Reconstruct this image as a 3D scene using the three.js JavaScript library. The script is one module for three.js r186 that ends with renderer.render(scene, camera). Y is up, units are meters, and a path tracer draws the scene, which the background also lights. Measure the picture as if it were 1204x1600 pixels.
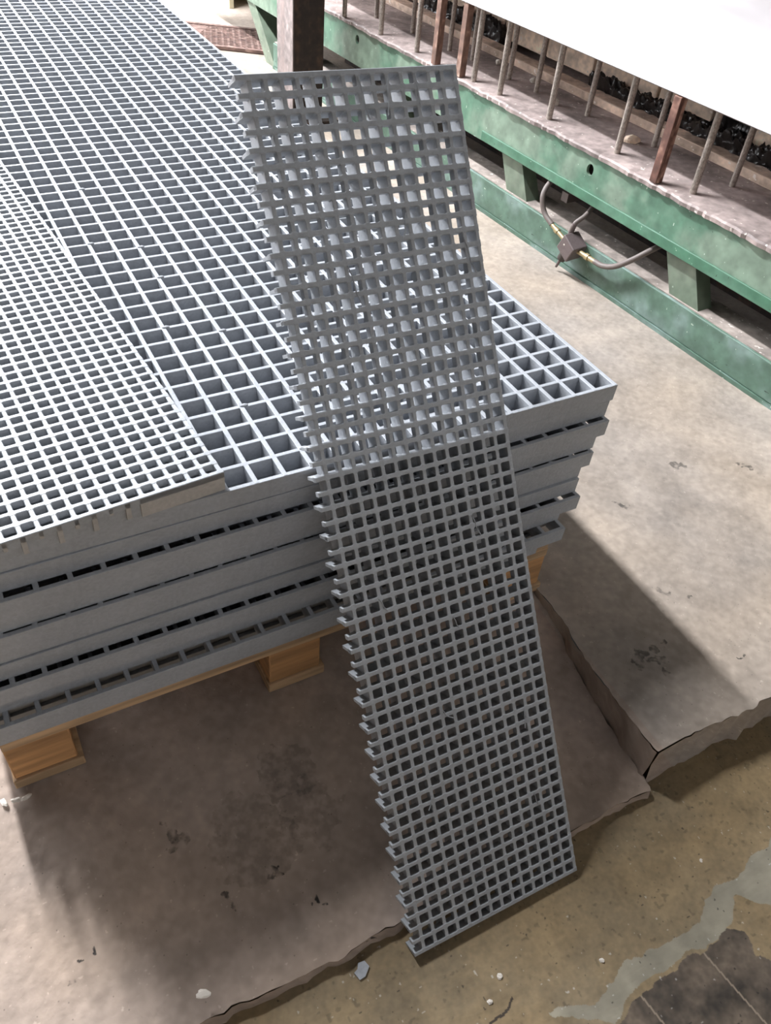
import * as THREE from 'three';
import { mergeGeometries, mergeVertices } from 'three/addons/utils/BufferGeometryUtils.js';
import { RoundedBoxGeometry } from 'three/addons/geometries/RoundedBoxGeometry.js';
import { RectAreaLightUniformsLib } from 'three/addons/lights/RectAreaLightUniformsLib.js';

// ---------------------------------------------------------------- camera, light, exposure
RectAreaLightUniformsLib.init();
const scene = new THREE.Scene();
scene.background = new THREE.Color(0.02, 0.02, 0.02);
const V = (x, y, z) => new THREE.Vector3(x, y, z);
const camera = new THREE.PerspectiveCamera(64.361, 1204 / 1600, 0.05, 60);
camera.position.set(-0.872, 1.2129, 0.7467);
camera.quaternion.setFromRotationMatrix(new THREE.Matrix4().makeBasis(
  V(0.8804, 0.0804, 0.4673), V(0.2718, 0.7220, -0.6363), V(-0.3885, 0.6872, 0.6138)));
scene.add(camera);

const renderer = new THREE.WebGLRenderer({ antialias: true });
renderer.toneMapping = THREE.LinearToneMapping;
renderer.toneMappingExposure = 0.93;
renderer.shadowMap.enabled = true;

const ROOF = 5.0;
const KEY = { x: -1.66, z: -4.0, w: 0.24, l: 3.5, i: 420 };          // long roof light over the stack
const FILL_FRONT = { x: 0.4, y: 2.9, z: 4.9, w: 8.6, h: 2.8, i: 0.06 };     // added fill light, shaped as an unseen window band behind the camera
const FILL_LEFT = { x: -4.9, y: 2.7, z: -5.7, w: 4.0, h: 2.2, i: 4.5 };   // added fill for the machine front, an invented window band
const WINB = { x: -2.5, y: 2.9, z: -7.9, w: 4.8, h: 3.0, i: 23 };      // window band at the far end of the hall
const FILL_RIGHT = { x: 5.9, y: 2.8, z: -0.8, w: 6.0, h: 2.2, i: 3.4 };     // added fill for the shadow right of the stack, invented window band
function area(name, w, h, i, color, pos, target) {
  const l = new THREE.RectAreaLight(color, i, w, h);
  l.name = name; l.position.copy(pos); l.lookAt(target); scene.add(l); return l;
}
area('roof_light_source', KEY.w, KEY.l, KEY.i, new THREE.Color(0.96, 0.985, 1.02), V(KEY.x, ROOF - 0.06, KEY.z), V(KEY.x, 0, KEY.z + 0.001));
area('front_fill_light', FILL_FRONT.w, FILL_FRONT.h, FILL_FRONT.i, new THREE.Color(1.0, 0.96, 0.9), V(FILL_FRONT.x, FILL_FRONT.y, FILL_FRONT.z - 0.06), V(FILL_FRONT.x, FILL_FRONT.y, 0));
area('back_window_source', WINB.w, WINB.h, WINB.i, new THREE.Color(0.96, 0.98, 1.03), V(WINB.x, WINB.y, WINB.z + 0.06), V(WINB.x, WINB.y, 0));
area('right_fill_light', FILL_RIGHT.w, FILL_RIGHT.h, FILL_RIGHT.i, new THREE.Color(1.0, 0.97, 0.92), V(FILL_RIGHT.x - 0.06, FILL_RIGHT.y, FILL_RIGHT.z), V(0, FILL_RIGHT.y, FILL_RIGHT.z));
area('left_fill_light', FILL_LEFT.w, FILL_LEFT.h, FILL_LEFT.i, new THREE.Color(0.96, 0.98, 1.0), V(FILL_LEFT.x + 0.06, FILL_LEFT.y, FILL_LEFT.z), V(0, FILL_LEFT.y, FILL_LEFT.z));

// ---------------------------------------------------------------- helpers
let seed = 12345;
const rnd = () => { seed = (seed * 1664525 + 1013904223) >>> 0; return seed / 4294967296; };
const rr = (a, b) => a + (b - a) * rnd();
const lerp = (a, b, t) => a + (b - a) * t;
const clamp = (x, a, b) => Math.max(a, Math.min(b, x));
const sstep = (a, b, x) => { const t = clamp((x - a) / (b - a), 0, 1); return t * t * (3 - 2 * t); };
function hash(x, y, s) {
  let h = Math.imul(x | 0, 374761393) ^ Math.imul(y | 0, 668265263) ^ Math.imul(s | 0, 2147483647 - 91);
  h = Math.imul(h ^ (h >>> 13), 1274126177); h ^= h >>> 16; return (h >>> 0) / 4294967296;
}
function vnoise(x, y, s = 0, px = 0) {                       // value noise, period px if given
  const xi = Math.floor(x), yi = Math.floor(y), fx = x - xi, fy = y - yi;
  const u = fx * fx * (3 - 2 * fx), v = fy * fy * (3 - 2 * fy);
  const w = px ? (a) => ((a % px) + px) % px : (a) => a;
  const a = hash(w(xi), w(yi), s), b = hash(w(xi + 1), w(yi), s), c = hash(w(xi), w(yi + 1), s), d = hash(w(xi + 1), w(yi + 1), s);
  return lerp(lerp(a, b, u), lerp(c, d, u), v);
}
function fbm(x, y, o = 4, s = 0, px = 0) {
  let t = 0, a = 0.5, f = 1, n = 0;
  for (let i = 0; i < o; i++) { t += a * vnoise(x * f, y * f, s + i * 17, px ? px * f : 0); n += a; a *= 0.5; f *= 2; }
  return t / n;
}
const S2L = (c) => (c <= 0.04045 ? c / 12.92 : Math.pow((c + 0.055) / 1.055, 2.4));
const rgb = (r, g, b) => new THREE.Color().setRGB(S2L(r / 255), S2L(g / 255), S2L(b / 255));
function makeTex(w, h, fn, srgb = true, wrap = THREE.RepeatWrapping) {
  const d = new Uint8Array(w * h * 4);
  for (let y = 0; y < h; y++) for (let x = 0; x < w; x++) {
    const c = fn(x / w, y / h, x, y), k = (y * w + x) * 4;
    d[k] = clamp(c[0], 0, 255); d[k + 1] = clamp(c[1], 0, 255); d[k + 2] = clamp(c[2], 0, 255); d[k + 3] = 255;
  }
  const t = new THREE.DataTexture(d, w, h, THREE.RGBAFormat);
  t.magFilter = THREE.LinearFilter; t.minFilter = THREE.LinearMipmapLinearFilter; t.generateMipmaps = true;
  t.wrapS = t.wrapT = wrap; if (srgb) t.colorSpace = THREE.SRGBColorSpace; t.needsUpdate = true; return t;
}
const taken = {};
function numbered(n) {
  if (!(n in taken)) { taken[n] = 0; return n; }
  taken[n]++; return `${n}_${String(taken[n]).padStart(3, '0')}`;
}
function mesh(name, geo, mat, parent) {
  const m = new THREE.Mesh(geo, mat); m.name = parent ? name : numbered(name);
  m.castShadow = m.receiveShadow = true; (parent || scene).add(m); return m;
}
function thing(name, label, category, pos = [0, 0, 0], group) {
  const o = new THREE.Group(); o.name = numbered(name); o.position.set(...pos);
  o.userData = { label, category }; if (group) o.userData.group = group; scene.add(o); return o;
}
function tag(o, label, category, group) { o.userData.label = label; o.userData.category = category; if (group) o.userData.group = group; return o; }
function boxUV(g, s = 1) {                                    // box-projected uv in metres
  const p = g.attributes.position, n = g.attributes.normal, uv = new Float32Array(p.count * 2);
  for (let i = 0; i < p.count; i++) {
    const ax = Math.abs(n.getX(i)), ay = Math.abs(n.getY(i)), az = Math.abs(n.getZ(i));
    let a, b; if (ay >= ax && ay >= az) { a = p.getX(i); b = p.getZ(i); } else if (ax >= az) { a = p.getZ(i); b = p.getY(i); } else { a = p.getX(i); b = p.getY(i); }
    uv[i * 2] = a * s; uv[i * 2 + 1] = b * s;
  }
  g.setAttribute('uv', new THREE.BufferAttribute(uv, 2)); return g;
}
function box(x0, x1, y0, y1, z0, z1, r = 0) {
  const w = x1 - x0, h = y1 - y0, d = z1 - z0;
  const g = r ? new RoundedBoxGeometry(w, h, d, 1, r) : new THREE.BoxGeometry(w, h, d);
  g.translate((x0 + x1) / 2, (y0 + y1) / 2, (z0 + z1) / 2); return boxUV(g);
}
const shp = (pts) => { const s = new THREE.Shape(); pts.forEach((p, i) => (i ? s.lineTo(p[0], p[1]) : s.moveTo(p[0], p[1]))); s.closePath(); return s; };
function tubeGeo(pts, r, seg = 40, rs = 10) { return new THREE.TubeGeometry(new THREE.CatmullRomCurve3(pts.map((p) => V(...p))), seg, r, rs, false); }
function cylBetween(a, b, r0, r1 = r0, rs = 14) {
  const A = V(...a), B = V(...b), d = B.clone().sub(A), g = new THREE.CylinderGeometry(r1, r0, d.length(), rs);
  g.applyQuaternion(new THREE.Quaternion().setFromUnitVectors(V(0, 1, 0), d.normalize())); g.translate(...A.add(B).multiplyScalar(0.5).toArray()); return g;
}

// ---------------------------------------------------------------- materials
const texGrain = makeTex(512, 512, (u, v) => { const n = fbm(u * 64, v * 64, 3, 5, 64); const m = fbm(u * 6, v * 6, 4, 9, 6); const k = 236 + (n - 0.5) * 26 + (m - 0.5) * 24; return [k, k, k]; });
const texBump = makeTex(512, 512, (u, v) => { const k = 255 * fbm(u * 90, v * 90, 3, 3, 90); return [k, k, k]; }, false);
texGrain.repeat.set(4, 4); texBump.repeat.set(4, 4);
const M = {};
M.grp = new THREE.MeshPhysicalMaterial({ color: new THREE.Color(0.43, 0.45, 0.485), roughness: 0.38, map: texGrain, bumpMap: texBump, bumpScale: 0.0003, ior: 1.5 });
M.micro = new THREE.MeshPhysicalMaterial({ color: new THREE.Color(0.43, 0.45, 0.48), roughness: 0.4, map: texGrain, bumpMap: texBump, bumpScale: 0.0003, ior: 1.5 });
M.cut = new THREE.MeshStandardMaterial({ color: new THREE.Color(0.52, 0.49, 0.46), roughness: 0.8, map: texGrain });

const concreteFn = (base, sA, sB, sd, pits = 1) => (u, v) => {
  const big = fbm(u * 5, v * 5, 4, sd, 5), mid = fbm(u * 26, v * 26, 4, sd + 40, 26), fine = fbm(u * 170, v * 170, 2, sd + 80, 170);
  let k = 1 + (big - 0.5) * sA + (mid - 0.5) * sB + (fine - 0.5) * 0.16;
  const pit = fbm(u * 120, v * 120, 2, sd + 120, 120); if (pits && pit > 0.8) k *= 0.86;
  const w = (fbm(u * 9, v * 9, 3, sd + 160, 9) - 0.5) * 14;
  return [base[0] * k + w * 0.5, base[1] * k, base[2] * k - w * 0.7];
};
const texConc = makeTex(1024, 1024, concreteFn([186, 172, 160], 0.34, 0.26, 11));
const texConcBump = makeTex(1024, 1024, (u, v) => {
  let k = 0.5 * fbm(u * 40, v * 40, 5, 71, 40) + 0.5 * fbm(u * 9, v * 9, 3, 77, 9); return [k * 255, k * 255, k * 255];
}, false);
M.conc = new THREE.MeshStandardMaterial({ map: texConc, bumpMap: texConcBump, bumpScale: 0.006, roughness: 0.82 });

// stains on the two slabs and on the lower floor: real marks, laid out in metres
const LX0 = -1.35, LX1 = 0.85, LZ0 = 0.28, LZ1 = 1.08;
const polyPale = [[-0.405, 0.603], [-0.341, 0.608], [-0.245, 0.588], [-0.132, 0.603], [-0.083, 0.573], [-0.049, 0.567], [-0.003, 0.573], [0.072, 0.56], [0.2, 0.55], [0.3, 0.66], [0.06, 0.72], [0.022, 0.645], [-0.03, 0.599], [-0.077, 0.631], [-0.159, 0.631], [-0.261, 0.629], [-0.331, 0.645]];
const polyDark = [[-0.36, 0.66], [-0.337, 0.647], [-0.264, 0.645], [-0.15, 0.636], [-0.089, 0.630], [-0.064, 0.66], [-0.03, 0.72], [-0.02, 0.80], [-0.3, 0.86]];
function inPoly(p, x, y) { let c = false; for (let i = 0, j = p.length - 1; i < p.length; j = i++) if ((p[i][1] > y) !== (p[j][1] > y) && x < ((p[j][0] - p[i][0]) * (y - p[i][1])) / (p[j][1] - p[i][1]) + p[i][0]) c = !c; return c; }
const lowFn = concreteFn([134, 116, 88], 0.22, 0.26, 211);
const texLow = makeTex(1540, 560, (u, v) => {
  const x = lerp(LX0, LX1, u), z = lerp(LZ0, LZ1, v);
  let c = lowFn(u * 2.2, v * 0.8);
  const wx = x + (fbm(x * 28, z * 28, 3, 301) - 0.5) * 0.035, wz = z + (fbm(x * 28, z * 28, 3, 302) - 0.5) * 0.035;
  if (inPoly(polyDark, wx, wz)) { const n = fbm(x * 30, z * 30, 4, 303), k = 0.74 + (n - 0.5) * 0.9 + (fbm(x * 140, z * 140, 2, 304) - 0.5) * 0.25; c = [112 * k, 98 * k, 84 * k];
    const l = Math.abs((((x - 0.13 * (z - 0.64)) + 2) * 7.8) % 1 - 0.5); if (l < 0.012) c = [136, 122, 106]; }
  if (inPoly(polyPale, wx, wz)) { const k = 0.95 + (fbm(x * 40, z * 40, 4, 305) - 0.5) * 0.25; c = [148 * k, 141 * k, 124 * k]; }
  const sp = fbm(x * 150, z * 150, 2, 306); if (sp > 0.885) c = c.map((q) => q * 0.5 + 105); if (sp < 0.1) c = c.map((q) => q * 0.55);
  const crk = Math.abs(z - 0.571 + (x + 0.486) * 0.33 - (vnoise(x * 90, 1, 9) - 0.5) * 0.008); if (x > -0.56 && x < -0.442 && crk < 0.0018) c = [52, 42, 32];
  return c;
}, true, THREE.MirroredRepeatWrapping);
M.low = new THREE.MeshStandardMaterial({ map: texLow, bumpMap: texConcBump, bumpScale: 0.004, roughness: 0.7 });

const SX0 = -1.3, SX1 = 1.0, SZ0 = -0.75, SZ1 = 0.42;            // near part of the slabs, with its stains
const stains = [[-0.818, 0.147, 0.012, 0.4], [-0.8, 0.155, 0.008, 0.4], [-0.762, 0.259, 0.007, 0.5], [-0.609, 0.123, 0.045, 0.14], [-0.679, 0.263, 0.007, 0.7], [-0.645, 0.326, 0.007, 0.7], [-0.70, 0.20, 0.07, 0.12], [-0.6, 0.2, 0.05, 0.12], [-0.965, 0.25, 0.006, 0.7], [-0.995, 0.27, 0.006, 0.6],
  [0.1, 0.202, 0.014, 0.4], [0.057, 0.215, 0.016, 0.35], [0.133, 0.201, 0.010, 0.4], [0.09, 0.235, 0.014, 0.3], [0.244, 0.292, 0.006, 0.6], [0.261, 0.136, 0.006, 0.6], [0.316, -0.138, 0.012, 0.35], [0.54, -0.202, 0.015, 0.3], [0.697, -0.124, 0.012, 0.35], [0.22, 0.1, 0.012, 0.3]];
const nearFn = concreteFn([160, 148, 137], 0.24, 0.22, 11, 0);
const texNear = makeTex(1600, 820, (u, v) => {
  const x = lerp(SX0, SX1, u), z = lerp(SZ0, SZ1, v);
  let c = nearFn(x * 0.5 + 3, z * 0.5 + 3);
  const left = x < -0.03 ? 1 : 0;
  if (left) c = [c[0] * 1.0, c[1] * 0.97, c[2] * 0.96];
  const wx = x + (fbm(x * 50, z * 50, 3, 401) - 0.5) * 0.05, wz = z + (fbm(x * 50, z * 50, 3, 402) - 0.5) * 0.05;
  for (const s of stains) { const d = Math.hypot(wx - s[0], wz - s[1]); if (d < s[2]) { const k = 1 - s[3] * sstep(0.2, 0.75, fbm(x * 120, z * 120, 3, 403)) * 1.1; c = [c[0] * k, c[1] * k, c[2] * k]; } }
  const sp = fbm(x * 170, z * 170, 2, 404); if (sp > 0.88) c = c.map((q) => q * 1.1 + 6); const fs = fbm(x * 420, z * 420, 2, 407); if (fs < 0.075) c = c.map((q) => q * 0.7);
  return c;
}, true, THREE.MirroredRepeatWrapping);
const texNearBump = texConcBump.clone(); texNearBump.repeat.set(3.4, 1.7); texNearBump.wrapS = texNearBump.wrapT = THREE.MirroredRepeatWrapping; texNearBump.needsUpdate = true;
M.near = new THREE.MeshStandardMaterial({ map: texNear, bumpMap: texNearBump, bumpScale: 0.003, roughness: 0.82 });

const woodFn = (b, sd) => (u, v) => {
  const g = fbm(u * 3, v * 70, 4, sd), r = fbm(u * 16, v * 160, 3, sd + 9); const k = 0.9 + (g - 0.5) * 0.34 + (r - 0.5) * 0.24;
  return [b[0] * k, b[1] * k, b[2] * k];
};
M.wood = new THREE.MeshStandardMaterial({ map: makeTex(512, 512, woodFn([206, 172, 134], 501)), roughness: 0.8 });
M.woodBlock = new THREE.MeshStandardMaterial({ map: makeTex(512, 512, woodFn([206, 156, 106], 531)), roughness: 0.8 });
const greenFn = (b, c2, sd) => (u, v) => {
  const n = fbm(u * 7, v * 7, 5, sd, 7), m = fbm(u * 40, v * 40, 3, sd + 30, 40), t = sstep(0.42, 0.66, n); let k = 0.92 + (m - 0.5) * 0.3;
  let c = [lerp(b[0], c2[0], t) * k, lerp(b[1], c2[1], t) * k, lerp(b[2], c2[2], t) * k];
  const sp = fbm(u * 110, v * 110, 2, sd + 60, 110); if (sp > 0.895) c = [176, 190, 176]; if (sp < 0.07) c = [50, 62, 54]; return c;
};
M.green = new THREE.MeshStandardMaterial({ map: makeTex(768, 768, greenFn([88, 124, 103], [126, 146, 128], 601)), roughness: 0.5 });
M.greenLow = new THREE.MeshStandardMaterial({ map: makeTex(768, 768, greenFn([94, 122, 106], [124, 146, 139], 641)), roughness: 0.6 });
M.greenLip = new THREE.MeshStandardMaterial({ map: makeTex(512, 512, greenFn([78, 122, 98], [94, 134, 112], 661)), roughness: 0.45 });
M.greenGrey = new THREE.MeshStandardMaterial({ map: makeTex(256, 256, greenFn([112, 128, 110], [122, 132, 116], 681)), roughness: 0.6 });
const dustFn = (b, sd) => (u, v) => { const n = fbm(u * 8, v * 8, 5, sd, 8), m = fbm(u * 60, v * 60, 3, sd + 7, 60); const k = 0.95 + (n - 0.5) * 0.6 + (m - 0.5) * 0.35; let c = [b[0] * k, b[1] * k, b[2] * k]; if (fbm(u * 90, v * 90, 2, sd + 20, 90) > 0.85) c = [214, 204, 196]; return c; };
M.plate = new THREE.MeshStandardMaterial({ map: makeTex(768, 768, dustFn([150, 136, 132], 701)), roughness: 0.65 });
M.dust = new THREE.MeshStandardMaterial({ map: makeTex(512, 512, dustFn([150, 139, 132], 731)), roughness: 0.85 });
M.mould = new THREE.MeshStandardMaterial({ map: makeTex(512, 512, dustFn([236, 214, 192], 751)), roughness: 0.75 });
M.ledge = new THREE.MeshStandardMaterial({ map: makeTex(512, 512, dustFn([196, 172, 154], 761)), roughness: 0.8 });
M.tar = new THREE.MeshStandardMaterial({ color: rgb(34, 30, 29), roughness: 0.3 });
const rustFn = (a, b, sd, sx = 40, sy = 3) => (u, v) => { const n = fbm(u * sx, v * sy, 4, sd), m = fbm(u * 50, v * 50, 3, sd + 3), t = sstep(0.45, 0.75, n * 0.6 + m * 0.4); const k = 0.85 + (m - 0.5) * 0.5; return [lerp(a[0], b[0], t) * k, lerp(a[1], b[1], t) * k, lerp(a[2], b[2], t) * k]; };
M.steelRod = new THREE.MeshStandardMaterial({ map: makeTex(256, 256, rustFn([186, 174, 164], [206, 194, 184], 801)), roughness: 0.38, metalness: 0.4 });
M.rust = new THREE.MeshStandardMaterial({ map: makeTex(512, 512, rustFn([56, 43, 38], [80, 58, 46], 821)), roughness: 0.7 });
M.paleSide = new THREE.MeshStandardMaterial({ map: makeTex(512, 512, rustFn([170, 156, 152], [152, 134, 129], 831)), roughness: 0.7 });  // paler colour for the left face of the column
M.rustBar = new THREE.MeshStandardMaterial({ map: makeTex(512, 512, rustFn([112, 74, 62], [186, 150, 132], 841, 30, 6)), roughness: 0.7 });
M.paleBar = new THREE.MeshStandardMaterial({ map: makeTex(512, 512, rustFn([140, 108, 94], [206, 182, 164], 851, 30, 6)), roughness: 0.7 });
M.drain = new THREE.MeshStandardMaterial({ map: makeTex(512, 512, rustFn([132, 104, 96], [160, 134, 124], 861, 12, 12)), roughness: 0.8 });
M.black = new THREE.MeshStandardMaterial({ color: rgb(30, 28, 27), roughness: 0.9 });
M.hose = new THREE.MeshStandardMaterial({ color: rgb(108, 98, 94), roughness: 0.55 });
M.valve = new THREE.MeshStandardMaterial({ color: rgb(118, 106, 106), roughness: 0.45, metalness: 0.2, map: texGrain });
M.valveDark = new THREE.MeshStandardMaterial({ color: rgb(66, 60, 57), roughness: 0.5 });
M.brass = new THREE.MeshStandardMaterial({ color: rgb(176, 160, 124), roughness: 0.4, metalness: 0.5 });
M.sheet = new THREE.MeshStandardMaterial({ color: rgb(192, 187, 189), roughness: 0.75, side: THREE.DoubleSide });
M.wall = new THREE.MeshStandardMaterial({ color: rgb(60, 55, 50), roughness: 0.9 });
M.ceil = new THREE.MeshStandardMaterial({ color: rgb(54, 51, 48), roughness: 0.9 });
M.frame = new THREE.MeshStandardMaterial({ color: rgb(120, 124, 124), roughness: 0.6 });
M.glow = new THREE.MeshStandardMaterial({ color: 0xffffff, emissive: new THREE.Color(1, 1, 1), emissiveIntensity: 0.1, roughness: 0.5 });
M.chip = new THREE.MeshStandardMaterial({ color: rgb(214, 206, 196), roughness: 0.9 });
M.beige = new THREE.MeshStandardMaterial({ color: rgb(206, 198, 170), roughness: 0.7 });

// ---------------------------------------------------------------- hall
function structure(o) { o.userData.kind = 'structure'; return o; }
const HX0 = -5, HX1 = 6, HZ0 = -8, HZ1 = 5;
structure(mesh('wall_left', box(HX0 - 0.2, HX0, -0.3, ROOF, HZ0 - 0.2, HZ1 + 0.2), M.wall));
structure(mesh('wall_right', box(HX1, HX1 + 0.2, -0.3, ROOF, HZ0 - 0.2, HZ1 + 0.2), M.wall));
structure(mesh('wall_back', box(HX0, HX1, -0.3, ROOF, HZ0 - 0.2, HZ0), M.wall));
structure(mesh('wall_front', box(HX0, HX1, -0.3, ROOF, HZ1, HZ1 + 0.2), M.wall));
structure(mesh('ceiling', box(HX0 - 0.2, HX1 + 0.2, ROOF, ROOF + 0.2, HZ0 - 0.2, HZ1 + 0.2), M.ceil));
function windowBand(name, w, h, place) {
  const g = new THREE.Group(); g.name = name; structure(g); scene.add(g); place(g);
  const cols = Math.round(w / 1.2);
  for (let i = 0; i < cols; i++) mesh('pane', box(-w / 2 + (i * w) / cols + 0.02, -w / 2 + ((i + 1) * w) / cols - 0.02, -h / 2, h / 2, 0, 0.012), M.glow, g);
  for (let i = 0; i <= cols; i++) { const x = -w / 2 + (i * w) / cols; mesh('mullion', box(x - 0.02, x + 0.02, -h / 2, h / 2, 0, 0.03), M.frame, g); }
  for (const s of [-1, 1]) mesh('rail', box(-w / 2 - 0.02, w / 2 + 0.02, s * h / 2 - 0.025, s * h / 2 + 0.025, 0, 0.035), M.frame, g);
}
windowBand('added_window_1', FILL_FRONT.w, FILL_FRONT.h, (g) => { g.position.set(FILL_FRONT.x, FILL_FRONT.y, HZ1 - 0.001); g.rotation.y = Math.PI; });  // panes added to carry the front fill
windowBand('added_window_2', FILL_LEFT.w, FILL_LEFT.h, (g) => { g.position.set(HX0 + 0.001, FILL_LEFT.y, FILL_LEFT.z); g.rotation.y = Math.PI / 2; });  // panes added to carry the left fill
windowBand('window_4', WINB.w, WINB.h, (g) => { g.position.set(WINB.x, WINB.y, HZ0 + 0.001); });
windowBand('added_window_5', FILL_RIGHT.w, FILL_RIGHT.h, (g) => { g.position.set(HX1 - 0.001, FILL_RIGHT.y, FILL_RIGHT.z); g.rotation.y = -Math.PI / 2; });  // panes added to carry the right fill
windowBand('window_3', KEY.l, KEY.w, (g) => { g.position.set(KEY.x, ROOF - 0.001, KEY.z); g.rotation.set(Math.PI / 2, 0, Math.PI / 2); });

// ---------------------------------------------------------------- floor: two slabs and a lower floor
const FL = -0.096;                                              // level of the lower floor
const jointX = (z) => -0.014 - 0.03 * sstep(-0.05, 0.3, z) + (vnoise(z * 22, 3, 7) - 0.5) * 0.005 + (vnoise(z * 95, 3, 8) - 0.5) * 0.004;
const stepZ = (x) => 0.398 + (vnoise(x * 9, 5, 21) - 0.5) * 0.010 + (vnoise(x * 45, 5, 22) - 0.5) * 0.006 + (vnoise(x * 160, 5, 23) - 0.5) * 0.004;
const rightZ = (x) => 0.377 + (vnoise(x * 12, 9, 31) - 0.5) * 0.010 + (vnoise(x * 50, 9, 32) - 0.5) * 0.009 + (vnoise(x * 150, 9, 33) - 0.5) * 0.005;
const topLeft = (x, z) => -0.070 * sstep(-0.1, 0.46, z) - 0.004 * sstep(0.34, 0.4, z) + (fbm(x * 6, z * 6, 3, 41) - 0.5) * 0.006 * sstep(-0.02, 0.06, z);
const topRight = (x, z) => 0.012 * sstep(-0.4, 0.1, z) + (fbm(x * 5, z * 5, 3, 42) - 0.5) * 0.005 * sstep(-0.3, -0.1, z);
function grid(a, dense, b) { const r = []; for (const [from, to, st] of dense) for (let v = from; v < to - st / 2; v += st) r.push(v); return [...a, ...r, ...b]; }
function slab(name, us, vs, xf, zf, top, bottom, mat, uvf, parent, rough) {
  const nu = us.length, nv = vs.length, pos = [], uv = [], idx = [];
  for (let j = 0; j < nv; j++) for (let i = 0; i < nu; i++) { const x = xf(us[i], vs[j], i === 0, i === nu - 1), z = zf(us[i], vs[j], j === nv - 1); pos.push(x, top(x, z), z); uv.push(...uvf(x, z)); }
  const id = (i, j) => j * nu + i;
  for (let j = 0; j < nv - 1; j++) for (let i = 0; i < nu - 1; i++) idx.push(id(i, j), id(i, j + 1), id(i + 1, j), id(i + 1, j), id(i, j + 1), id(i + 1, j + 1));
  const skirt = (list) => {                                     // broken edge face with ledges of its own
    const LV = 5; let base = pos.length / 3;
    for (const k of list) for (let l = 0; l <= LV; l++) {
      const x = pos[k * 3], y = pos[k * 3 + 1], z = pos[k * 3 + 2], t = l / LV, o = rough * (fbm(x * 40 + z * 40, t * 4 + 9, 3, 51) - 0.35) * Math.sin(Math.PI * Math.min(1, t * 0.9 + 0.08));
      const yy = lerp(y, bottom, t); pos.push(x + list.nx * o, yy, z + list.nz * o); uv.push(...uvf(x + yy * 0.7, z + yy));
    }
    for (let a = 0; a < list.length - 1; a++) for (let l = 0; l < LV; l++) { const p = base + a * (LV + 1) + l, q = p + LV + 1; idx.push(p, p + 1, q, q, p + 1, q + 1); }
  };
  const front = []; for (let i = 0; i < nu; i++) front.push(id(i, nv - 1)); front.nx = 0; front.nz = 1; skirt(front);
  const right = []; for (let j = nv - 1; j >= 0; j--) right.push(id(nu - 1, j)); right.nx = 1; right.nz = 0; skirt(right);
  const left = []; for (let j = 0; j < nv; j++) left.push(id(0, j)); left.nx = -1; left.nz = 0; skirt(left);
  const g = new THREE.BufferGeometry(); g.setAttribute('position', new THREE.Float32BufferAttribute(pos, 3)); g.setAttribute('uv', new THREE.Float32BufferAttribute(uv, 2)); g.setIndex(idx); g.computeVertexNormals();
  return mesh(name, g, mat, parent);
}
const floor = new THREE.Group(); floor.name = 'floor'; structure(floor); scene.add(floor);
const nearUV = (x, z) => [(x - SX0) / (SX1 - SX0), (z - SZ0) / (SZ1 - SZ0)];
const lowUV = (x, z) => [(x - LX0) / (LX1 - LX0), (z - LZ0) / (LZ1 - LZ0)];
slab('concrete_slab', grid([-5], [[-1.6, -0.2, 0.012], [-0.2, 0.0, 0.01]], [0]), grid([-8, -4, -2, -1], [[-0.4, 0.4, 0.012]], [0.4]),
  (u, v, first, last) => (last ? jointX(v) - 0.0015 : u === 0 ? u : Math.min(u, jointX(v) - 0.003)), (u, v, last) => (v > 0.34 ? v + (stepZ(u) - 0.4) * sstep(0.34, 0.4, v) : v), topLeft, -0.2, M.near, nearUV, floor, 0.02);
slab('concrete_slab', grid([0], [[0.02, 1.2, 0.012]], [1.3, 1.6, 2, 3, 6]), grid([-8, -6, -5, -4, -3, -2, -1], [[-0.6, 0.38, 0.012]], [0.38]),
  (u, v, first) => (first ? jointX(v) + 0.0015 : u), (u, v, last) => (v > 0.32 ? v + (rightZ(u) - 0.38) * sstep(0.32, 0.38, v) : v), topRight, -0.2, M.near, nearUV, floor, 0.03);
slab('lower_floor', grid([-5, -3, -2], [[-1.4, 0.9, 0.02]], [1, 2, 6]), grid([0.2], [[0.3, 1.1, 0.02]], [1.2, 2, 5]),
  (u) => u, (u, v) => v, (x, z) => FL + (fbm(x * 5, z * 5, 3, 43) - 0.5) * 0.004 + 0.014 * sstep(-0.12, 0.1, x), -0.3, M.low, lowUV, floor, 0);

// ---------------------------------------------------------------- open-mesh grating panels, 40 mm pitch, 30 mm deep
const P = 0.04, H = 0.03, NX = 24, NZ = 90;
function barGeo(len, wt, wb, h, c = 0.0006) {                   // tapered bar along +z from 0 to len, top at y = 0
  const s = shp([[-wt / 2 + c, 0], [wt / 2 - c, 0], [wt / 2, -c], [wb / 2, -h], [-wb / 2, -h], [-wt / 2, -c]]);
  return boxUV(new THREE.ExtrudeGeometry(s, { depth: len, bevelEnabled: false, steps: 1 }));
}
const W = 0.0068;
const gLong = barGeo(NZ * P + W - 0.002, W, 0.0052, H); gLong.translate(0, 0, -NZ * P - W / 2 + 0.001);
const gCross = barGeo(NX * P + W, W, 0.0052, H - 0.0004); gCross.rotateY(-Math.PI / 2); gCross.translate(W / 2, -0.0003, 0);
const order = ['topmost', 'second', 'third', 'fourth', 'fifth', 'sixth', 'seventh', 'eighth', 'ninth', 'tenth', 'eleventh', 'twelfth'];
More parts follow.
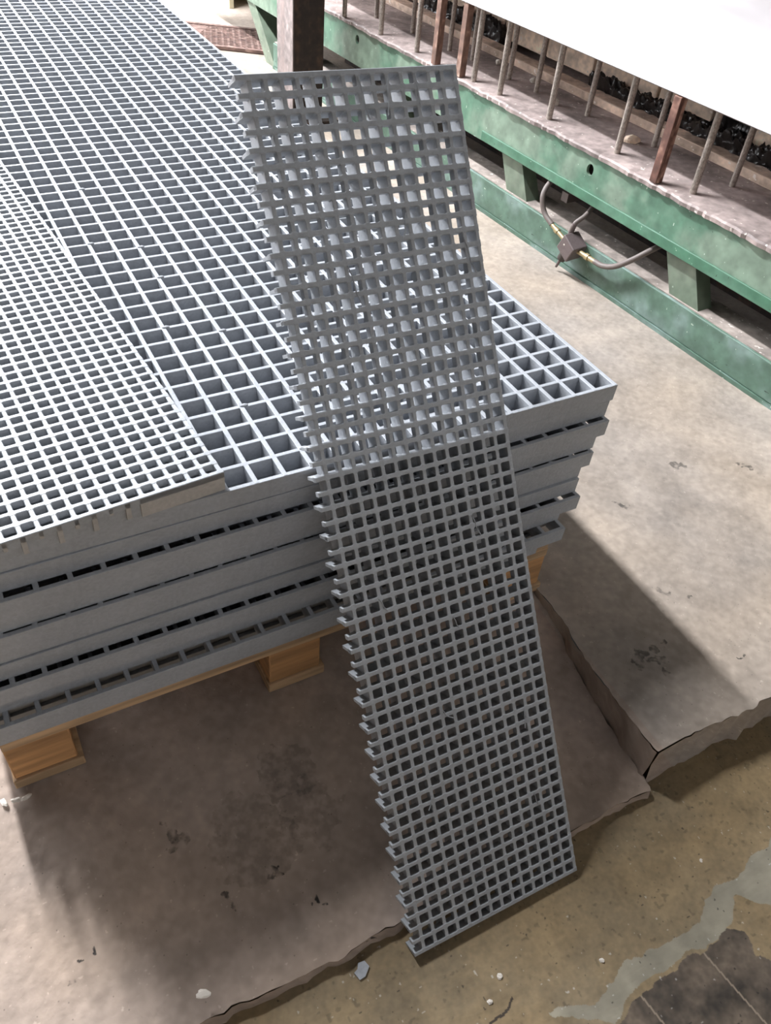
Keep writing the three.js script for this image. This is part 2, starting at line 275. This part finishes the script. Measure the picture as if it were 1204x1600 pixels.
const place = [ // right edge x, front z, extra z at the left end
  [0.003, 0.003, 0], [-0.002, 0.002, 0.003], [-0.003, 0.015, 0.005], [-0.0125, 0.008, 0.005], [-0.017, 0.0165, 0.004], [-0.024, 0.0075, 0.002],
  [-0.0255, 0.012, 0], [-0.024, 0.0255, 0.001], [-0.045, 0.012, 0.003], [-0.046, 0.035, 0.004], [-0.062, 0.004, 0], [-0.064, 0.002, 0]];
const TOP = 0.506;
place.forEach(([xr, zf, dz], i) => {
  const lab = i === 0 ? 'grey open-mesh grating panel on top of the pallet stack' : i < 10 ? `grey grating panel, ${order[i]} from the top of the pallet stack` : i === 10 ? 'grey grating panel second from the bottom of the stack, tucked under the others' : 'grey grating panel lowest in the stack, lying on the pallet';
  const g = thing('floor_grating', lab, 'grating', [xr - W / 2, TOP - i * H, zf - W / 2], 'open-mesh grating panels stacked on the pallet');
  g.rotation.y = Math.atan2(dz, 0.9);
  for (let k = 0; k <= NX; k++) mesh('long_bar', gLong, M.grp, g).position.x = -k * P;
  for (let k = 0; k <= NZ; k++) mesh('cross_bar', gCross, M.grp, g).position.z = -k * P;
  if (i === 0) {                                                // resin nibs left at a few crossings of the top panel
    const nib = new THREE.IcosahedronGeometry(0.0042, 1); nib.scale(1.5, 0.45, 0.8);
    for (const [a, b] of [[14, 4], [13, 9], [15, 10], [14, 14], [17, 13], [16, 18], [14, 17], [13, 1], [18, 20], [15, 24]]) mesh('resin_nib', nib, M.grp, g).position.set(-a * P + 0.004, 0.0005, -b * P);
  }
});

// ---------------------------------------------------------------- micro-mesh panels: 20 mm net on 40 mm ribs
const q = 0.02, w2 = 0.0063;
function netBar(n, over0, over1, depth, side = 0) {                      // cross bar of the net with filleted corners at each crossing
  const r = 0.0015, h = w2 / 2, top = [], bot = [];
  const x0 = over0, x1 = -(n * q) - over1, seg = 3;
  const edge = (sg) => {
    if (side && sg === side) return [[x0, sg * h], [x1, sg * h]];
    const e = [[x0, sg * h]];
    for (let k = 0; k <= n; k++) {
      const c = -k * q, a = c + h, b = c - h;
      if (a + r < x0) { for (let i = 0; i <= seg; i++) { const t = (i / seg) * Math.PI / 2; e.push([a + r - r * Math.sin(t), sg * (h + r - r * Math.cos(t))]); } } else e.push([x0, sg * (h + r)]);
      if (b - r > x1) { for (let i = 0; i <= seg; i++) { const t = (i / seg) * Math.PI / 2; e.push([b - r + r * Math.cos(t), sg * (h + r - r * Math.sin(t))]); } } else if (b > x1 + 0.001) e.push([b, sg * (h + r)], [b - 0.0005, sg * h]); else e.push([x1, sg * (h + r)]);
    }
    e.push([x1, sg * h]); return e;
  };
  const up = edge(1), dn = edge(-1).reverse(), pts = [...up, ...dn], clean = [];
  for (const p of pts) if (!clean.length || Math.hypot(p[0] - clean[clean.length - 1][0], p[1] - clean[clean.length - 1][1]) > 1e-5) clean.push(p);
  if (Math.hypot(clean[0][0] - clean[clean.length - 1][0], clean[0][1] - clean[clean.length - 1][1]) < 1e-5) clean.pop();
  const g = new THREE.ExtrudeGeometry(shp(clean.reverse()), { depth: depth - 0.0014, bevelEnabled: true, bevelSize: 0.0007, bevelThickness: 0.0007, bevelOffset: -0.0007, bevelSegments: 1 });
  g.translate(0, 0, -depth + 0.0007); return boxUV(g);          // lies in x/y, face at z = 0, body towards -z
}
function longBar(len, w, d0, d1, bow, wb = w) {                 // bar along -y, face at z = d0, back at z = d1, bowed
  const n = 24, pos = [], idx = []; const c = 0.0008;
  const prof = [[-w / 2 + c, d0], [w / 2 - c, d0], [w / 2, d0 - c], [wb / 2, d1], [-wb / 2, d1], [-w / 2, d0 - c]];
  const quads = [];
  for (let i = 0; i < n; i++) for (let k = 0; k < 6; k++) {
    const a = prof[k], b = prof[(k + 1) % 6], y0 = w2 / 2 - 0.001 - (i / n) * (len + w2 - 0.002), y1 = w2 / 2 - 0.001 - ((i + 1) / n) * (len + w2 - 0.002);
    quads.push([[a[0], y0, a[1] + bow(-y0 / len)], [b[0], y0, b[1] + bow(-y0 / len)], [b[0], y1, b[1] + bow(-y1 / len)], [a[0], y1, a[1] + bow(-y1 / len)]]);
  }
  for (const e of [0, 1]) { const y = e ? -len - w2 / 2 + 0.001 : w2 / 2 - 0.001; const z = bow(e); const pp = prof.map((p) => [p[0], y, p[1] + z]); if (!e) pp.reverse(); quads.push([pp[0], pp[1], pp[2], pp[3]], [pp[0], pp[3], pp[4], pp[5]]); }
  for (const f of quads) { const b = pos.length / 3; f.forEach((p) => pos.push(...p)); idx.push(b, b + 2, b + 1, b, b + 3, b + 2); }
  const g = new THREE.BufferGeometry(); g.setAttribute('position', new THREE.Float32BufferAttribute(pos, 3)); g.setIndex(idx); const g2 = g.toNonIndexed(); g2.computeVertexNormals(); return boxUV(g2);
}
function microPanel(g, cols, rows, over0, over1, bow, netDepth, frontRib) {   // local: x right, y up the sheet, z out of the face; first row at y = 0
  const len = rows * q, net = netBar(cols, over0, over1, netDepth), netTop = netBar(cols, over0, over1, netDepth, 1), netEnd = netBar(cols, over0, over1, netDepth, -1);
  const rib = box(-cols * q - over1, over0, -w2 * 0.36, w2 * 0.36, -H, -0.0015);
  const shallow = longBar(len, w2 - 0.0006, -0.0004, -netDepth - 0.001, bow), deep = longBar(len, w2 - 0.0006, -0.0004, -H + 0.0003, bow, w2 * 0.72);
  for (let r = 0; r <= rows; r++) {
    const z = bow(r / rows); const m = mesh('cross_bar', r === 0 ? netTop : r === rows ? netEnd : net, M.micro, g); m.position.set(0, -r * q, z);
    if (r % 2 === 0) {
      if (r === rows && frontRib) {                              // sawn front: whole rib at the right end, cut back to the rib ends further left
        mesh('cross_rib', box(-frontRib, over0, -w2 * 0.5, w2 * 0.3, -H, -0.0015), M.cut, g).position.set(0, -r * q, z);
        mesh('cross_rib', box(-cols * q, -frontRib, 0, w2 * 0.4, -H, -0.0015), M.micro, g).position.set(0, -r * q, z);
        for (let k = 6; k <= cols; k++) { const d = k % 2 ? rr(0.012, 0.018) : rr(0.026, 0.0298), b = k % 2 ? 0.0024 : 0.003; mesh('rib_end', box(-k * q - b, -k * q + b, -w2 * 0.5, 0.002, -d, -0.002), M.cut, g).position.set(0, -r * q, z); }
      }
      else mesh('cross_rib', rib, M.micro, g).position.set(0, -r * q, z);
    }
  }
  for (let k = 0; k <= cols; k++) mesh(k % 2 ? 'long_bar' : 'long_rib', k % 2 ? shallow : deep, M.micro, g).position.x = -k * q;
}
// the cut strip leaning against the stack
const strip = thing('floor_grating', 'narrow micro-mesh grating strip with sawn left edge, leaning against the stack', 'grating', [-0.2285, 0.9127, -0.2237]);
strip.quaternion.setFromRotationMatrix(new THREE.Matrix4().makeBasis(V(0.9998, -0.0127, 0.0134), V(0.0181, 0.8263, -0.5629), V(-0.0039, 0.5631, 0.8264)));
microPanel(strip, 14, 60, w2 / 2, 0.0165, (s) => -0.0075 * 4 * s * (1 - s), 0.011, 0);
for (const [k, r, l, a] of [[7.0, 0.3, 0.05, 0.12], [4.95, 0.4, 0.045, -0.2], [3.0, 0.3, 0.04, 0.05], [1.2, 10.4, 0.05, 0.25], [5.2, 8.5, 0.03, -0.3], [9.9, 11.2, 0.05, 0.2], [3.9, 29.3, 0.03, 0.3], [6.8, 36, 0.02, 0.4], [9.2, 42.3, 0.022, 0.9], [2.2, 45, 0.03, -0.15], [12.1, 33, 0.02, 0.5], [2.6, 52, 0.02, 0.2], [11, 48.5, 0.02, -0.5]]) {
  const x = -k * q, y = -r * q, s = r / 60, z = -0.03 * s * (1 - s) + 0.0006;
  mesh('resin_strand', tubeGeo([[x, y, z], [x + a * l * 0.36, y - l * 0.33, z + 0.0004], [x + a * l * 0.5, y - l * 0.66, z], [x + a * l, y - l, z + 0.0003]], 0.0008, 14, 6), M.micro, strip);
}
// the wide micro-mesh panel lying on the stack
const wide = thing('floor_grating', 'wide fine-mesh grating panel lying askew on top of the stack', 'grating', [0, 0, 0]);
{
  const a = 0.077, rows = 80, cols = 16, e1 = V(Math.cos(a), 0, -Math.sin(a)), e2 = V(-Math.sin(a), 0, -Math.cos(a));
  const hc = V(-0.6556, TOP + H + 0.0002, -0.0136);              // centre of the first hole at the right front corner
  const o = hc.clone().addScaledVector(e1, q / 2).addScaledVector(e2, rows * q - q / 2);
  wide.position.copy(o); wide.quaternion.setFromRotationMatrix(new THREE.Matrix4().makeBasis(e1, e2, V(0, 1, 0)));
  microPanel(wide, cols, rows, w2 / 2, w2 / 2, () => 0, 0.010, 0.105);
}

// ---------------------------------------------------------------- pallet
{
  const p = thing('wooden_pallet', 'pale wooden pallet under the stack of gratings', 'pallet', [0, 0, 0]);
  const x0 = -0.998, x1 = -0.015, z0 = -1.22, z1 = -0.018, bw = 0.094;
  const bx = [x0, x0 + 0.4145, x1 - bw], bz = [z1 - 0.14, (z0 + z1) / 2 - 0.07, z0];
  bx.forEach((x) => mesh('skid', box(x - 0.003, x + bw + 0.008, 0, 0.021, z0, z1 + 0.004, 0.002), M.wood, p));
  for (const x of bx) for (const z of bz) mesh('block', box(x, x + bw, 0.021, 0.102, z, z + 0.14, 0.003), M.woodBlock, p);
  for (const z of bz) mesh('stringer_board', box(x0, x1, 0.102, 0.124, z, z + 0.142, 0.002), M.wood, p);
  const nb = 6; for (let i = 0; i < nb; i++) { const xx = x0 + (i * (x1 - x0 - 0.13)) / (nb - 1); mesh('deck_board', box(xx, xx + 0.13, 0.124, 0.146, z0, z1, 0.002), M.wood, p); }
}

// ---------------------------------------------------------------- the green machine
const TH = Math.atan(0.055);
const mach = thing('moulding_machine', 'long green steel machine bed with rods standing on its plate', 'machine', [0.965, 0, 0]); mach.rotation.y = TH; mach.updateMatrixWorld(true);
const loc = (x, y, z) => { const v = mach.worldToLocal(V(x, y, z)); return [v.x, v.y, v.z]; };
{
  const S0 = -4.3, L0 = -3.34, S1 = 1.3;
  const lb = mesh('lower_beam', box(0, 0.12, 0.012, 0.113, L0, S1, 0.004), M.greenLow, mach);
  mesh('flange', box(-0.004, 0.124, 0, 0.012, L0, S1), M.greenLow, lb);
  mesh('dust_layer', box(0.008, 0.118, 0.113, 0.116, L0, S1), M.dust, lb);
  // upper channel with bolt holes
  const s = shp([[S0, 0.236], [S1, 0.236], [S1, 0.364], [S0, 0.364]]);
  for (const hz of [-3.96, -2.546, -1.128, 0.29]) { const h = new THREE.Path(); h.absellipse(hz, 0.322, 0.0145, 0.0165, 0, Math.PI * 2); s.holes.push(h); }
  const web = new THREE.ExtrudeGeometry(s, { depth: 0.01, bevelEnabled: false, curveSegments: 14 }); web.rotateY(-Math.PI / 2); web.translate(0.01, 0, 0);
  // rotateY(-90deg): x -> z, z -> -x
  const ub = mesh('upper_beam', boxUV(web), M.green, mach);
  mesh('flange', box(0.0, 0.09, 0.228, 0.2365, S0, S1), M.green, ub); mesh('flange', box(0.01, 0.09, 0.354, 0.3635, S0, S1), M.green, ub);
  mesh('lip', box(-0.007, 0, 0.231, 0.262, -1.66, S1, 0.002), M.greenLip, ub);
  // leaning struts
  for (const st of [-3.08, -2.3, -1.508, -0.726, 0.08, 0.86]) {
    const b = 0.062, hw = 0.056, y0 = 0.114, y1 = 0.23;
    const g = new THREE.ExtrudeGeometry(shp([[st - hw + b, y0], [st + hw + b, y0], [st + hw, y1], [st - hw, y1]]), { depth: 0.055, bevelEnabled: false }); g.rotateY(-Math.PI / 2); g.translate(0.07, 0, 0);
    mesh('strut', boxUV(g), M.greenGrey, mach);
  }
  { const g = new THREE.ExtrudeGeometry(shp([[-3.44, 0], [-3.335, 0], [-3.56, 0.23], [-3.66, 0.23]]), { depth: 0.09, bevelEnabled: false }); g.rotateY(-Math.PI / 2); g.translate(0.1, 0, 0); mesh('end_leg', boxUV(g), M.greenGrey, mach); }
  mesh('shade_back', box(0.40, 0.44, 0, 0.36, L0, S1), M.rust, mach);  // dark backing added behind the gap, its colour stands in for shade
  mesh('shade_pan', box(0.1, 0.44, 0.33, 0.352, S0, S1), M.rust, mach);  // dark lid added under the plate to deepen the shade in the gap
  mesh('cross_member', box(0.08, 0.40, 0.15, 0.18, -1.30, -1.27), M.hose, mach);
  // plate with a chipped front edge
  const nS = 420, pos = [], idx = [], y1 = 0.381, y0 = 0.3645;
  for (let i = 0; i <= nS; i++) {
    const z = lerp(S0, S1, i / nS), e = -0.012 + (vnoise(i * 0.9, 2, 91) - 0.5) * 0.008 + (vnoise(i * 0.2, 2, 92) - 0.5) * 0.006, ya = y1 - vnoise(i * 0.7, 7, 93) * 0.003;
    pos.push(e + 0.001, y0, z, e, lerp(y0, ya, 0.7), z, e + 0.005, ya, z, 0.05, y1, z, 0.75, y1, z, 0.75, y0, z);
  }
  for (let i = 0; i < nS; i++) for (let k = 0; k < 6; k++) { const a = i * 6 + k, b = i * 6 + ((k + 1) % 6); idx.push(a, a + 6, b, b, a + 6, b + 6); }
  const g = new THREE.BufferGeometry(); g.setAttribute('position', new THREE.Float32BufferAttribute(pos, 3)); g.setIndex(idx); const gn = g.toNonIndexed(); gn.computeVertexNormals();
  mesh('table_plate', boxUV(gn), M.plate, mach);
  // ledge and mould blocks behind the rods
  mesh('ledge', box(0.285, 0.35, 0.381, 0.408, S0, S1, 0.003), M.ledge, mach);
  const blocks = [[-4.0, -2.66, 0.40], [-2.64, -2.36, 0.45], [-2.34, -2.12, 0.40], [-2.10, -1.86, 0.415], [-1.85, -1.60, 0.415], [-1.59, -1.30, 0.43], [-1.28, -1.20, 0.405], [-1.19, -1.06, 0.44], [-0.90, -0.74, 0.40], [-0.72, -0.5, 0.40], [-0.48, 0.2, 0.41], [0.22, 1.2, 0.40]];
  blocks.forEach(([a, b, y], i) => mesh('mould_block', box(0.385 + (i % 3) * 0.006, 0.56, y, 0.585, a, b, 0.006), M.mould, mach));
  // lumpy tar between plate and blocks
  const tar = (a, b, h, d0) => {
    const gg = new THREE.BoxGeometry(0.09, h, b - a, 16, 14, Math.round((b - a) / 0.004)); const pp = gg.attributes.position;
    for (let i = 0; i < pp.count; i++) { const x = pp.getX(i), y = pp.getY(i), z = pp.getZ(i), n = fbm(z * 45 + y * 20 + 7, y * 60 + x * 60, 4, 95) - 0.5; pp.setXYZ(i, x - n * 0.035 * (x < 0 ? 1 : 0), y + (y > 0 ? n * 0.06 : 0), z); }
    gg.computeVertexNormals(); gg.translate(d0, 0.381 + h / 2, (a + b) / 2); mesh('tar_crust', boxUV(gg), M.tar, mach);
  };
  tar(-1.56, -0.35, 0.06, 0.385); tar(-2.62, -2.08, 0.075, 0.40); tar(-1.07, -0.9, 0.17, 0.45); tar(-0.75, -0.46, 0.12, 0.43); tar(-3.4, -2.9, 0.05, 0.39);
  for (const [z, y] of [[-0.965, 0.435], [-0.80, 0.425], [-0.62, 0.44]]) { const k = new THREE.CylinderGeometry(0.018, 0.02, 0.03, 16); k.rotateZ(Math.PI / 2); k.translate(0.372, y, z); mesh('bolt', k, M.valveDark, mach); }
  // round rods, two rows
  const rod = (x, z, r) => { const [d, , sz] = loc(x, 0.38, z); const gg = new THREE.CylinderGeometry(r, r, 0.222, 16); gg.translate(d, 0.381 + 0.111, sz); mesh('rod', gg, M.steelRod, mach); };
  for (const [x, z] of [[0.812, -2.64], [0.840, -2.375], [0.865, -2.136], [0.8913, -1.782], [0.9014, -1.6355], [0.925, -1.388], [0.953, -1.086], [0.9675, -0.781], [0.985, -0.48], [0.78, -2.92]]) rod(x, z, 0.0098);
  for (const [x, z] of [[0.939, -2.603], [0.978, -2.369], [1.003, -2.128], [1.024, -2.0], [1.033, -1.772], [1.047, -1.628], [1.075, -1.382], [1.108, -1.097], [1.121, -0.784], [1.14, -0.48]]) rod(x, z, 0.0088);
  for (const [x, z, mt] of [[0.858, -1.985, M.paleBar], [0.872, -1.84, M.paleBar], [0.918, -0.877, M.rustBar]]) { const [d, , sz] = loc(x, 0.38, z); mesh('square_bar', box(d - 0.013, d + 0.013, 0.381, 0.603, sz - 0.013, sz + 0.013, 0.002), mt, mach); }
}
// white sheet over the machine
{
  const nu = 60, nv = 120, pos = [], idx = [];
  const hgt = (d, s) => 0.605 + (fbm(d * 2.6 + s * 1.3, s * 1.7 - d, 3, 111) - 0.5) * 0.045 * sstep(0, 0.25, d) + 0.03 * sstep(0.02, 0.4, d) + 0.006 * Math.sin(d * 5 + s * 2.2) * sstep(0.05, 0.4, d);
  for (const t of [0.0035, 0]) for (let j = 0; j <= nv; j++) for (let i = 0; i <= nu; i++) { const d = lerp(-0.008, 1.55, i / nu), s = lerp(-3.3, 1.2, j / nv); pos.push(d, hgt(d, s) + t, s); }
  const n1 = (nu + 1) * (nv + 1), id = (i, j) => j * (nu + 1) + i;
  for (let j = 0; j < nv; j++) for (let i = 0; i < nu; i++) { const a = id(i, j), b = id(i + 1, j), c = id(i, j + 1), d = id(i + 1, j + 1); idx.push(a, c, b, b, c, d, a + n1, b + n1, c + n1, b + n1, d + n1, c + n1); }
  const rim = []; for (let i = 0; i <= nu; i++) rim.push(id(i, 0)); for (let j = 1; j <= nv; j++) rim.push(id(nu, j)); for (let i = nu - 1; i >= 0; i--) rim.push(id(i, nv)); for (let j = nv - 1; j > 0; j--) rim.push(id(0, j));
  rim.forEach((a, k) => { const b = rim[(k + 1) % rim.length]; idx.push(a, b, a + n1, b, b + n1, a + n1); });
  const g = new THREE.BufferGeometry(); g.setAttribute('position', new THREE.Float32BufferAttribute(pos, 3)); g.setIndex(idx); g.computeVertexNormals(); boxUV(g);
  const m = mesh('white_sheet', g, M.sheet); m.position.set(0.965, 0, 0); m.rotation.y = TH; tag(m, 'white sheet spread flat over the rods of the green machine', 'sheet');
}
// air valve with three hoses on the lower beam
{
  const v = thing('air_valve', 'small grey air valve with three hoses hanging on the green beam', 'valve', [0.875, 0.098, -1.092]);
  const L = (x, y, z) => [x - 0.875, y - 0.098, z + 1.092];
  const b = new RoundedBoxGeometry(0.056, 0.062, 0.062, 2, 0.004); b.rotateX(0.5); b.rotateZ(0.1); mesh('valve_body', boxUV(b), M.valve, v);
  const cap = new THREE.SphereGeometry(0.006, 12, 8); cap.scale(1, 1, 1); cap.translate(-0.024, 0.008, -0.006); mesh('screw_cap', cap, M.chip, v);
  mesh('filter_bowl', cylBetween(L(0.872, 0.085, -1.10), L(0.866, 0.045, -1.118), 0.020, 0.014, 18), M.valveDark, v);
  mesh('drain_spout', cylBetween(L(0.866, 0.046, -1.118), L(0.862, 0.014, -1.128), 0.006, 0.004), M.valve, v);
  const fit = (a, c, r) => { const m = mesh('brass_fitting', cylBetween(a, c, r, r, 6), M.brass, v); const mid = a.map((t, i) => lerp(t, c[i], 0.45)), e = a.map((t, i) => lerp(t, c[i], 0.62)); mesh('nut', cylBetween(mid, e, r * 1.35, r * 1.35, 6), M.brass, m); };
  fit(L(0.872, 0.104, -1.128), L(0.869, 0.126, -1.21), 0.0075);
  fit(L(0.876, 0.096, -1.06), L(0.880, 0.098, -0.98), 0.0085);
  mesh('clamp', cylBetween(L(0.874, 0.135, -1.112), L(0.876, 0.168, -1.104), 0.009, 0.008), M.valve, v);
  mesh('hose', tubeGeo([L(0.869, 0.124, -1.20), L(0.866, 0.145, -1.245), L(0.868, 0.19, -1.272), L(0.905, 0.225, -1.29), L(0.98, 0.24, -1.31), L(1.05, 0.2, -1.32)], 0.0085), M.hose, v);
  mesh('hose', tubeGeo([L(0.874, 0.12, -1.114), L(0.876, 0.165, -1.106), L(0.905, 0.19, -1.10), L(0.97, 0.21, -1.13), L(1.06, 0.2, -1.16)], 0.0075), M.hose, v);
  mesh('hose', tubeGeo([L(0.880, 0.098, -0.985), L(0.882, 0.100, -0.95), L(0.885, 0.119, -0.905), L(0.89, 0.165, -0.85), L(0.925, 0.2, -0.825), L(1.0, 0.215, -0.83), L(1.07, 0.2, -0.86)], 0.0085), M.hose, v);
}
// ---------------------------------------------------------------- column, drain, things in the distance
{
  const c = thing('steel_column', 'rusty square steel column standing in front of the green machine', 'column', [0.6375, 0.003, -2.6]);
  mesh('shaft', box(-0.0645, 0.0675, 0.012, 4.9, -0.165, 0, 0.004), M.rust, c);
  mesh('pale_face', box(-0.0685, -0.0645, 0.012, 4.9, -0.163, -0.002), M.paleSide, c);  // thin paler layer on the left face of the shaft
  mesh('base_plate', box(-0.12, 0.12, 0, 0.012, -0.21, 0.05), M.rust, c);
}
{
  const d = thing('drain_cover', 'rusty mesh drain cover set in the floor beyond the stack', 'drain', [0.74, 0.004, -3.93]);
  const A = V(0.38, 0, -4.28), B = V(0.955, 0, -3.93), C2 = V(0.83, 0, -3.56), D2 = V(0.26, 0, -3.92), o = V(0.74, 0, -3.93);
  const bar = (n, a, b, w, y0, y1, m, par = d) => { const dx = b.clone().sub(a), l = dx.length(); const g = new THREE.BoxGeometry(w, y1 - y0, l); g.rotateY(Math.atan2(dx.x, dx.z)); g.translate((a.x + b.x) / 2 - o.x, (y0 + y1) / 2, (a.z + b.z) / 2 - o.z); return n ? mesh(n, boxUV(g), m, par) : boxUV(g); };
  [[A, B], [B, C2], [C2, D2], [D2, A]].forEach(([a, b]) => bar('frame_bar', a, b, 0.028, 0, 0.014, M.drain));
  const pan = new THREE.BufferGeometry(); pan.setAttribute('position', new THREE.Float32BufferAttribute([A, D2, B, B, D2, C2].flatMap((p) => [p.x - o.x, 0.001, p.z - o.z]), 3)); pan.computeVertexNormals(); boxUV(pan); mesh('pit', pan, M.conc, d);
  const gs = []; const at = (u, v) => A.clone().lerp(B, u).lerp(D2.clone().lerp(C2, u), v);
  for (let i = 0; i <= 22; i++) gs.push(bar(null, at(i / 22, 0), at(i / 22, 1), 0.011, 0.002, 0.010, null));
  for (let i = 0; i <= 14; i++) gs.push(bar(null, at(0, i / 14), at(1, i / 14), 0.012, 0.002, 0.010, null));
  const gm = mesh('mesh_grid', mergeGeometries(gs), M.drain, d); gm.userData.kind = 'stuff';
  const pl = [at(0.02, 0.06), at(0.02, 0.94), at(0.42, 0.94), at(0.58, 0.06)]; const ps = new THREE.BufferGeometry(); ps.setAttribute('position', new THREE.Float32BufferAttribute([pl[0], pl[1], pl[3], pl[3], pl[1], pl[2]].flatMap((p) => [p.x - o.x, 0.0105, p.z - o.z]), 3)); ps.computeVertexNormals(); mesh('caked_rust', boxUV(ps), M.drain, d);
}
{
  const b = thing('machine_plinth', 'cream-painted plinth with a dark opening beyond the drain', 'plinth', [0.965, 0, -4.45]);
  mesh('cheek', box(0, 0.03, 0, 0.55, -0.8, 0, 0.004), M.beige, b); mesh('cheek', box(0.16, 0.6, 0, 0.55, -0.8, 0, 0.004), M.beige, b); mesh('back_panel', box(0.03, 0.16, 0, 0.55, -0.8, -0.5), M.beige, b); mesh('top', box(-0.02, 0.62, 0.55, 0.6, -0.82, 0.02, 0.01), M.beige, b);
  const k = thing('steel_frame', 'dark steel frame on the floor behind the stack', 'frame', [0.0, 0, -4.85]);
  mesh('beam', box(-0.9, 0.9, 0.06, 0.16, -0.1, 0, 0.006), M.black, k); mesh('foot', box(0.55, 0.61, 0, 0.06, -0.09, -0.02), M.rust, k); mesh('foot', box(-0.7, -0.64, 0, 0.06, -0.09, -0.02), M.rust, k); mesh('upright', box(-0.9, -0.8, 0.16, 0.8, -0.1, 0, 0.006), M.black, k);
}
// ---------------------------------------------------------------- debris
function lump(name, label, cat, x, y, z, sx, sy, sz, mat, group) {
  const g = new THREE.IcosahedronGeometry(1, 2), p = g.attributes.position, k = rnd() * 90;
  for (let i = 0; i < p.count; i++) { const f = 0.7 + 0.6 * vnoise(p.getX(i) * 1.7 + k, p.getY(i) * 1.7 + p.getZ(i) * 1.9, 13); p.setXYZ(i, p.getX(i) * f * sx, Math.max(-0.4, p.getY(i) * f) * sy, p.getZ(i) * f * sz); }
  g.computeVertexNormals(); g.translate(0, 0.4 * sy, 0);
  const m = mesh(name, boxUV(g), mat); m.position.set(x, y, z); m.rotation.y = rnd() * 6; tag(m, label, cat, group); return m;
}
lump('rubble_piece', 'large pale lump on the machine plate beside the rusty square bar', 'rubble', 1.062, 0.381, -1.147, 0.026, 0.014, 0.016, M.mould);
lump('rubble_piece', 'pale pebble on the machine plate behind a front rod', 'rubble', 1.033, 0.381, -1.499, 0.012, 0.012, 0.011, M.chip);
lump('rubble_piece', 'pale pebble against the ledge of the machine, far left', 'rubble', 1.10, 0.381, -1.94, 0.012, 0.011, 0.011, M.chip);
lump('rubble_piece', 'pale pebble against the ledge of the machine, between back rods', 'rubble', 1.10, 0.381, -1.72, 0.012, 0.012, 0.011, M.chip);
const chipG = 'pale chips scattered on the concrete';
{
  const g = new THREE.ExtrudeGeometry(shp([[-0.013, -0.006], [-0.004, -0.010], [0.010, -0.007], [0.012, 0.003], [0.004, 0.009], [-0.003, 0.005], [-0.010, 0.006]]), { depth: 0.003, bevelEnabled: false }); g.rotateX(-Math.PI / 2);
  const m = mesh('floor_chip', boxUV(g), M.grp); m.position.set(-0.622, FL + 0.001, 0.425); m.rotation.y = 0.5; tag(m, 'flat grey chip on the floor left of the strip foot', 'chip');
}
lump('floor_chip', 'pale fleck on the slab near the bottom of the picture', 'chip', -0.838, -0.03, 0.372, 0.010, 0.002, 0.006, M.chip);
for (const [x, z, w] of [[-0.443, 0.524, 'just below the foot of the leaning strip'], [-0.475, 0.546, 'by the crack at the bottom edge'], [-0.291, 0.576, 'touching the pale patch'], [-0.042, 0.53, 'right of the strip, nearest the right edge']]) lump('floor_chip', `tiny pale chip on the brown floor ${w}`, 'chip', x, FL, z, 0.004, 0.003, 0.004, M.chip, chipG);
for (const [x, z, w] of [[-1.021, 0.0, 'leftmost of three'], [-1.005, 0.004, 'middle of three'], [-0.991, 0.006, 'rightmost of three']]) lump('floor_chip', `small white splinter by the left pallet block, ${w}`, 'chip', x, 0, z, 0.008, 0.003, 0.004, M.chip, 'white splinters by the pallet block');

scene.traverse((o) => { if (o.isMesh) { o.castShadow = true; o.receiveShadow = true; } });
renderer.render(scene, camera);
